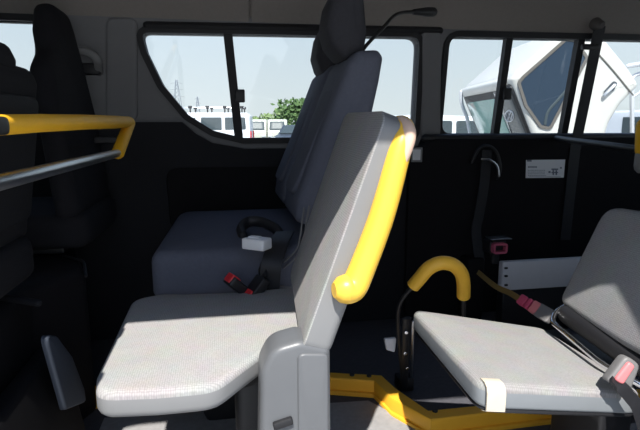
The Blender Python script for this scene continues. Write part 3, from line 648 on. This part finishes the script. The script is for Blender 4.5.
# ---- truck with its cab tipped forward
def tframe(D):      # vertical frame facing the camera at distance D
    fh = Vector((sy, cy, 0)); return fh
fh = Vector((sy, cy, 0))
def atd(px, py, D):
    d = ray(px, py); t = D/(d.x*sy+d.y*cy); return Vector((d.x*t, d.y*t, ZC+d.z*t))
TD = 4.3
tr = thing('truck', Vector((0, 0, 0))+atd(560, 140, TD).xy.to_3d()+Vector((0, 0, GZ)), 'white truck with its cab tipped forward, filling the rear window view', 'truck')
fr_t = (Vector((fh.x*TD, fh.y*TD, 0)), RT, Z_, fh)
def tp_(px, py, D=TD): p = atd(px, py, D); return (p.dot(RT), p.z)
cab = [tp_(*p) for p in ((511, 79), (516, 72), (566, 28), (578, 22), (604, 36), (630, 68), (641, 85), (622, 104), (611, 122), (606, 137), (575, 180), (548, 190), (533, 137))]
bm = NB(); slab(bm, dense(roundpoly(cab, [.03, .05, .1, .08, .12, .06, .05, .15, .15, .1, .1, .1, .05], 4), .08), fr_t, 0, 1.45, .05, .05, n=4, rings=3)
cb = obj('cab', bm, 'truck_white', tr)
sw = [tp_(*p) for p in ((520, 83), (524, 78), (566, 41), (574, 42), (585, 58), (549, 127), (541, 125), (527, 105))]
swr = roundpoly(sw, .02, 4)
bm = NB(); slab(bm, swr, fr_t, -.006, .02, 0, .003, n=1, rings=2); sg = obj('side_window', bm, 'side_glass', cb)
bm = NB(); ringband(bm, swr, .024, lambda u, v, w: fr_t[0]+RT*u+Z_*v-fh*w, -.01, .012); obj('window_rubber', bm, 'trim_taupe', cb)
# interior forms seen through the side glass: steering wheel and seat shoulder in paler tone, set on the glass depth
bm = NB(); c = atd(547, 112, TD-.012); tube(bm, smooth_path([atd(545, 125, TD-.008), atd(548, 112, TD-.008), atd(558, 100, TD-.008), atd(572, 84, TD-.008)], 5), .012, 8, flat=(1, .3), ref=RT); obj('quarter_rib', bm, 'car_glass', cb)
# door seam, handle
bm = NB(); pts = [atd(*p, TD-.003) for p in ((592, 48), (602, 58), (616, 74), (633, 95))]; tube(bm, smooth_path(pts, 5), .007, 6); obj('door_seam', bm, 'trim_taupe', cb)
bm = NB(); slab(bm, roundpoly([tp_(*p) for p in ((602, 97), (604, 91), (613, 81), (617, 83), (613, 90))], .02, 4), fr_t, -.012, .02, 0, .006, n=2, rings=2); dh = obj('door_handle', bm, 'dark_paint', cb)
bm = NB(); tube(bm, [atd(604, 95.5, TD-.02), atd(615, 85, TD-.02)], .014, 8); obj('lever_bar', bm, 'steel', dh)
# windscreen on the front face (leaning edge of the cab) with frame
ws0 = Vector(tp_(513, 83)); ws1 = Vector(tp_(535, 138)); dd = (ws1-ws0)
ws1 = ws0+dd*1.15; nrm = Vector((-abs(dd.y), -abs(dd.x)))
nrm = Vector((dd.y, -dd.x)).normalized();
if nrm.x > 0: nrm = -nrm
def wsp(s, t, o): q = ws0+(ws1-ws0)*s+nrm*o; return fr_t[0]+RT*q.x+Z_*q.y+fh*t
Wv = wsp(1, 0, 0)-wsp(0, 0, 0); Wl = Wv.length; Wv.normalize(); Nv = (RT*nrm.x+Z_*nrm.y)
frw = (wsp(0, 0, 0), Wv, fh, Nv)
bm = NB(); slab(bm, roundpoly([(.0, .03), (Wl, .03), (Wl, 1.42), (.0, 1.42)], .06, 4), frw, -.03, .03, 0, .015, n=3, rings=2); wsf = obj('windscreen_frame', bm, 'black', cb)
bm = NB(); slab(bm, roundpoly([(.10, .45), (Wl-.02, .45), (Wl-.02, 1.36), (.10, 1.36)], .05, 4), frw, .0, .035, 0, .004, n=2, rings=2); wsg = obj('windscreen', bm, 'screen_reflection', cb)
bm = NB(); slab(bm, roundpoly([(.03, .07), (Wl-.02, .07), (Wl-.02, .44), (.03, .44)], .03, 4), frw, .0, .034, 0, .004, n=2, rings=2); obj('windscreen', bm, 'screen_interior', cb)
# inspection roundel on the dark end of the windscreen
def wpt(px, py):     # point on the windscreen plane seen at a pixel
    d = ray(px, py); o = Vector((0, 0, ZC)); n = Nv; c0 = wsp(0, 0, .037); t = (c0-o).dot(n)/d.dot(n); return o+d*t
bm = NB(); c = wpt(509.5, 116); ring_ = [wpt(509.5+4.2*math.cos(a*math.pi/12), 116+5.4*math.sin(a*math.pi/12)) for a in range(25)]
tube(bm, ring_, .006, 6)
tube(bm, [wpt(*p) for p in ((506.3, 113.5), (508, 119.3), (509.5, 115.5), (511, 119.3), (512.8, 113.5))], .006, 6)
tube(bm, [wpt(*p) for p in ((507.8, 111.6), (509.5, 115), (511.2, 111.6))], .006, 6)
obj('roundel_emblem', bm, 'dull_metal', cb)
bm = NB(); slab(bm, roundpoly([(-.06, .1), (.03, .1), (.03, 1.40), (-.06, 1.40)], .03, 3), frw, -.02, .06, .01, .03, n=3, rings=2); obj('roof_lip', bm, 'truck_white', cb)
# mirror stay at the far pillar, wiper
bm = NB(); tube(bm, smooth_path([atd(461, 92, TD+1.3), atd(462, 104, TD+1.3), atd(467, 118, TD+1.3), atd(470, 134, TD+1.3)], 5), .02, 8); obj('mirror_stay', bm, 'dull_metal', tr)
# chassis, wheels, bed and headboard frame
base = atd(600, 160, TD+.72); dirx = RT
def tb(c, s, m, nm, par=tr, r=.02): 
    bm = NB(); box(bm, c, s, r, Matrix.Rotation(-YAW, 3, 'Z')); return obj(nm, bm, m, par)
ctr = Vector((base.x, base.y, 0))
tb(ctr+RT*1.6+Vector((0, 0, GZ+.62)), (4.6, .8, .16), 'black', 'chassis')
tb(ctr+RT*2.9+Vector((0, 0, GZ+.86)), (3.0, 1.6, .1), 'truck_white', 'load_bed')
tb(ctr+RT*.2+Vector((0, 0, GZ+.8)), (.5, .6, .5), 'black', 'cab_hinge')
for sx_ in (-.25, 3.0):
    for sy_ in (-.62, .62):
        bm = NB(); c = ctr+RT*sx_+fh*sy_+Vector((0, 0, GZ+.34)); tube(bm, [c-fh*.09, c+fh*.09], .32, 20, False); w_ = obj('wheel', bm, 'tyre', tr)
        bm = NB(); tube(bm, [c-fh*.095, c+fh*.095], .18, 16, False); obj('hub', bm, 'steel', w_)
hb = [atd(*p, TD+.25) for p in ((632, 150), (632, 76), (646, 72), (646, 150))]
bm = NB(); tube(bm, fillet_path(hb, .05), .018, 8); tube(bm, [atd(628, 66, TD+.2), atd(660, 61, TD+.2)], .02, 8); tube(bm, [atd(632, 98, TD+.25), atd(646, 88, TD+.25)], .012, 8)
tube(bm, [atd(632, 150, TD+.25), atd(632, 200, TD+.25)], .018, 8); tube(bm, [atd(660, 61, TD+.2), atd(660, 190, TD+.2)], .02, 8)
obj('headboard_rack', bm, 'dull_metal', tr)
# ---- generic parked vehicles; local x = length, front at -x
def vehicle(name, label, cat, pos, ang, prof, width, glass_side, paint, group=None, rack=False, front_glass=None, tail=True, belt=None, bumper=None, wheels=(.7, -.7), scale=1):
    o = thing(name, (pos[0], pos[1], GZ), label, cat, group)
    Rz = Matrix.Rotation(ang, 3, 'Z'); U = Rz @ X_; Vd = Rz @ Y_; O = Vector((pos[0], pos[1], GZ))
    fr = (O-Vd*width/2, U, Z_, Vd)
    bm = NB(); slab(bm, dense(roundpoly(prof, .12, 4), .25), fr, 0, width, .10, .10, .02, .02, 4, 3); b = obj('body', bm, paint, o)
    for g in glass_side:
        for sgn in (0, 1):
            f2 = (O-Vd*(width/2+.025) if not sgn else O+Vd*(width/2-.0), U, Z_, Vd)
            bm = NB(); slab(bm, roundpoly(g, .05, 3), f2, 0, .025, 0 if sgn else .006, .006 if sgn else 0, n=1, rings=2); obj('side_window', bm, 'car_glass', b)
    if front_glass:
        (xa, za), (xb, zb_) = front_glass; d = Vector((xb-xa, zb_-za)); L = d.length; d.normalize(); D3 = U*d.x+Z_*d.y; Nn = (U*-d.y+Z_*d.x)
        if Nn.dot(U) > 0: Nn = -Nn
        bm = NB(); slab(bm, roundpoly([(-width*.41, .0), (width*.41, 0), (width*.37, L), (-width*.37, L)], .08, 4), (O+U*xa+Z_*za, Vd, D3, Nn), -.03, .03, 0, .008, n=2, rings=2); obj('windscreen', bm, 'car_glass', b)
    xmin = min(p[0] for p in prof); xmax = max(p[0] for p in prof)
    for s in (-1, 1):
        bm = NB(); box(bm, O+U*(xmin-.0)+Vd*s*width*.36+Z_*.68, (.08, .3, .18), .03, Rz); obj('headlamp', bm, 'lamp', b)
        bm = NB(); box(bm, O+U*(xmax+.0)+Vd*s*width*.43+Z_*.95, (.08, .14, .4), .03, Rz); obj('tail_lamp', bm, 'tail_red', b)
    bm = NB(); box(bm, O+U*(xmin-.03)+Z_*.42, (.12, width*.94, .2), .04, Rz); obj('bumper', bm, 'black', o)
    for wx in wheels:
        for s in (-1, 1):
            bm = NB(); c = O+U*wx+Vd*s*(width/2-.1)+Z_*.31; tube(bm, [c-Vd*.1, c+Vd*.1], .31, 18, False); obj('wheel', bm, 'tyre', o)
    if rack:
        r_ = None; zr = max(p[1] for p in prof)
        for s in (-1, 1):
            bm = NB(); tube(bm, [O+U*(xmin+1.1)+Vd*s*width*.36+Z_*(zr+.24), O+U*(xmax-.3)+Vd*s*width*.36+Z_*(zr+.24)], .02, 8); r_ = obj('roof_rail', bm, 'steel', o)
            for k in range(4):
                x = xmax-.4-k*.8
                bm = NB(); c = O+U*x+Vd*s*width*.36+Z_*zr; tube(bm, [c-Z_*.06, c+Z_*.22], .035, 8); box(bm, c+Z_*.25, (.17, .12, .12), .02, Rz); obj('rack_foot', bm, 'black', o)
    return o
p1 = atd(204, 140, 24.5)
van_prof = [(-2.3, .3), (-2.3, .85), (-1.95, 1.15), (-1.35, 1.92), (-1.0, 2.0), (2.15, 2.0), (2.3, 1.85), (2.33, .3)]
vehicle('parked_van', 'white van with a roof rack parked beyond the front window pane', 'van', (p1.x, p1.y), -YAW+R(3), van_prof, 1.75,
        [[(-1.7, 1.2), (-1.0, 1.2), (-1.0, 1.7), (-1.35, 1.7)], [(-.8, 1.2), (-.2, 1.2), (-.2, 1.76), (-.8, 1.76)], [(.05, 1.2), (1.0, 1.2), (1.0, 1.78), (.05, 1.78)], [(1.15, 1.2), (2.12, 1.24), (2.08, 1.78), (1.15, 1.78)]], 'van_white', None, True, ((-1.98, 1.17), (-1.4, 1.86)), wheels=(-1.5, 1.4))
kei = [(-1.65, .3), (-1.68, .95), (-1.6, 1.05), (-1.25, 1.75), (-1.0, 1.84), (1.5, 1.84), (1.65, 1.7), (1.68, .3)]
kg = [[(-1.1, 1.1), (-.2, 1.1), (-.2, 1.6), (-.95, 1.6)], [(0, 1.1), (1.3, 1.1), (1.3, 1.6), (0, 1.6)]]
for i, (px, D, pn, lb) in enumerate(((258.5, 38, 'cream_paint', 'cream small van facing the window, left of the distant pair'), (278, 38, 'cream_paint', 'cream small van facing the window, right of the distant pair'))):
    p = atd(px, 140, D); vehicle('parked_car', lb, 'van', (p.x, p.y), -YAW+R(90)+R(3), kei, 1.40, kg, pn, 'small vans facing the window', False, ((-1.60, 1.08), (-1.28, 1.68)), wheels=(-1.1, 1.1))
sed = [(-2.1, .3), (-2.15, .7), (-1.1, .92), (-.4, 1.42), (.8, 1.45), (1.6, 1.0), (2.1, .95), (2.15, .3)]
sg_ = [[(-.75, .95), (.1, .95), (.1, 1.34), (-.3, 1.34)], [(.2, .95), (1.2, .97), (.8, 1.34), (.2, 1.34)]]
p = atd(298, 140, 30); vehicle('parked_car', 'dark car half hidden by the bench backs beneath the trees', 'car', (p.x, p.y), -YAW+R(70), sed, 1.68, sg_, 'dark_paint', None, False, ((-1.1, .95), (-.45, 1.38)), wheels=(-1.3, 1.3))
p = atd(436, 140, 11); vehicle('parked_car', 'white car with dark side glass behind the tipped truck cab', 'car', (p.x, p.y), -YAW+R(200), [(q[0], q[1]*1.13) for q in sed], 1.7, [[(q[0], q[1]*1.13) for q in g] for g in sg_], 'van_white', None, False, ((-1.1, 1.07), (-.45, 1.56)), wheels=(-1.3, 1.3))
p = atd(650, 140, 20); vehicle('parked_van', 'white van with red tail lamp at the right edge of the rear window', 'van', (p.x, p.y), -YAW+R(-80), van_prof, 1.75, [[(-.5, 1.12), (.85, 1.12), (.85, 1.74), (-.5, 1.74)]], 'van_white', None, False, ((-1.98, 1.17), (-1.4, 1.86)), wheels=(-1.5, 1.4))
# ---- trees
def tree(label, px, D, h, w, m, n=700, trunk=True, group=None):
    p = atd(px, 140, D); o = thing('tree', (p.x, p.y, GZ), label, 'tree', group)
    bm = NB(); O = Vector((p.x, p.y, GZ)); blobs = [(Vector((random.uniform(-.3, .3)*w, random.uniform(-.3, .3)*w, h*random.uniform(.45, .8))), random.uniform(.2, .34)*w) for _ in range(9)]
    for _ in range(n):
        c, r = random.choice(blobs); d = Vector((random.gauss(0, 1), random.gauss(0, 1), random.gauss(0, 1))).normalized()
        q = O+c+Vector((d.x, d.y, d.z*.8))*r*random.uniform(.55, 1.02); q.z = max(q.z, GZ+.2)
        a = Vector((random.gauss(0, 1), random.gauss(0, 1), random.gauss(0, 1))).normalized(); b = a.orthogonal().normalized(); s = .045*w+.08
        bm.faces.new([bm.verts.new(q+a*s), bm.verts.new(q+b*s*.6), bm.verts.new(q-a*s), bm.verts.new(q-b*s*.6)])
    obj('foliage', bm, m, o, smooth=False)
    bm = NB(); tube(bm, [O, O+Vector((.1, 0, h*.3)), O+Vector((0, .1, h*.62))], [h*.035, h*.028, h*.014], 8); obj('trunk', bm, 'bark', o)
tree('leafy green tree rising beside the dark bench backs', 300, 45, 4.2, 4.0, 'leaf', 900)
tree('pale round tree between the small vans and the leafy tree', 286, 60, 3.6, 3.2, 'leaf_pale', 600)
tree('low pale hedge tree over the left small van', 264, 75, 2.9, 5.0, 'leaf_pale', 600)
tree('low pale tree above the right small van', 246, 80, 2.6, 4.0, 'leaf_pale', 500)
# ---- lattice pylons
def pylon(label, px, topy, D, wb):
    p = atd(px, 125, D); z1 = atd(px, topy, D).z; o = thing('pylon', (p.x, p.y, GZ), label, 'pylon'); O = Vector((p.x, p.y, GZ)); H = z1-GZ
    bm = NB(); lev = [0, .18, .34, .48, .6, .7, .78, .86, .93, 1]
    def cn(l, s, t): k = wb*(1-l*.88)/2; return O+RT*s*k+fh*t*k+Z_*H*l
    for s, t in ((-1, -1), (1, -1), (1, 1), (-1, 1)): tube(bm, [cn(l, s, t) for l in lev], D*.0006, 5)
    for a, b in zip(lev, lev[1:]):
        tube(bm, [cn(a, -1, -1), cn(b, 1, -1)], D*.0003, 4); tube(bm, [cn(a, 1, -1), cn(b, -1, -1)], D*.0003, 4)
    obj('tower', bm, 'lattice', o)
    for l in (.66, .8, .93):
        bm = NB(); c = O+Z_*H*l; w = wb*.95*(1.1-l*.6); tube(bm, [c-RT*w, c+Z_*.4, c+RT*w], D*.00026, 5); obj('cross_arm', bm, 'lattice', o)
pylon('tall grey lattice pylon seen through the front window pane', 178.5, 80, 190, 4.2)
pylon('shorter grey lattice pylon right of the tall pylon', 198.5, 97, 260, 3.0)
# ================================================================== LIGHT, SKY, CAMERA
Wd = bpy.data.worlds.new('sky'); S.world = Wd; Wd.use_nodes = True; nt = Wd.node_tree; bg = nt.nodes['Background']
tc = nt.nodes.new('ShaderNodeTexCoord'); sx = nt.nodes.new('ShaderNodeSeparateXYZ'); rp_ = nt.nodes.new('ShaderNodeValToRGB')
nt.links.new(tc.outputs['Generated'], sx.inputs[0]); nt.links.new(sx.outputs['Z'], rp_.inputs['Fac']); nt.links.new(rp_.outputs['Color'], bg.inputs['Color'])
e = rp_.color_ramp.elements; e[0].position = 0; e[0].color = (.80, .845, .86, 1); e[1].position = 1; e[1].color = (.20, .36, .72, 1)
k = rp_.color_ramp.elements.new(.20); k.color = (.66, .77, .88, 1)
k = rp_.color_ramp.elements.new(.5); k.color = (.36, .50, .80, 1)
bg.inputs['Strength'].default_value = 1.3
sl = bpy.data.lights.new('sun', 'SUN'); sl.energy = 8.2; sl.angle = R(.6); sl.color = (1, .965, .91)
so = bpy.data.objects.new('sun', sl); COL.objects.link(so); so.location = (0, -3, 6)
so.rotation_euler = Vector((.23, 1, -1.45)).to_track_quat('-Z', 'Y').to_euler()
cd = bpy.data.cameras.new('camera'); cd.lens = F/640*36; cd.sensor_width = 36; cd.clip_start = .02; cd.clip_end = 1200
co_ = bpy.data.objects.new('camera', cd); COL.objects.link(co_); co_.location = (0, 0, ZC)
co_.rotation_euler = (Matrix((RT, UP, -FW)).transposed()).to_euler()
S.camera = co_
vs = S.view_settings; vs.view_transform = 'Standard'; vs.look = 'None'; vs.gamma = 1; vs.use_curve_mapping = False; vs.exposure = 0
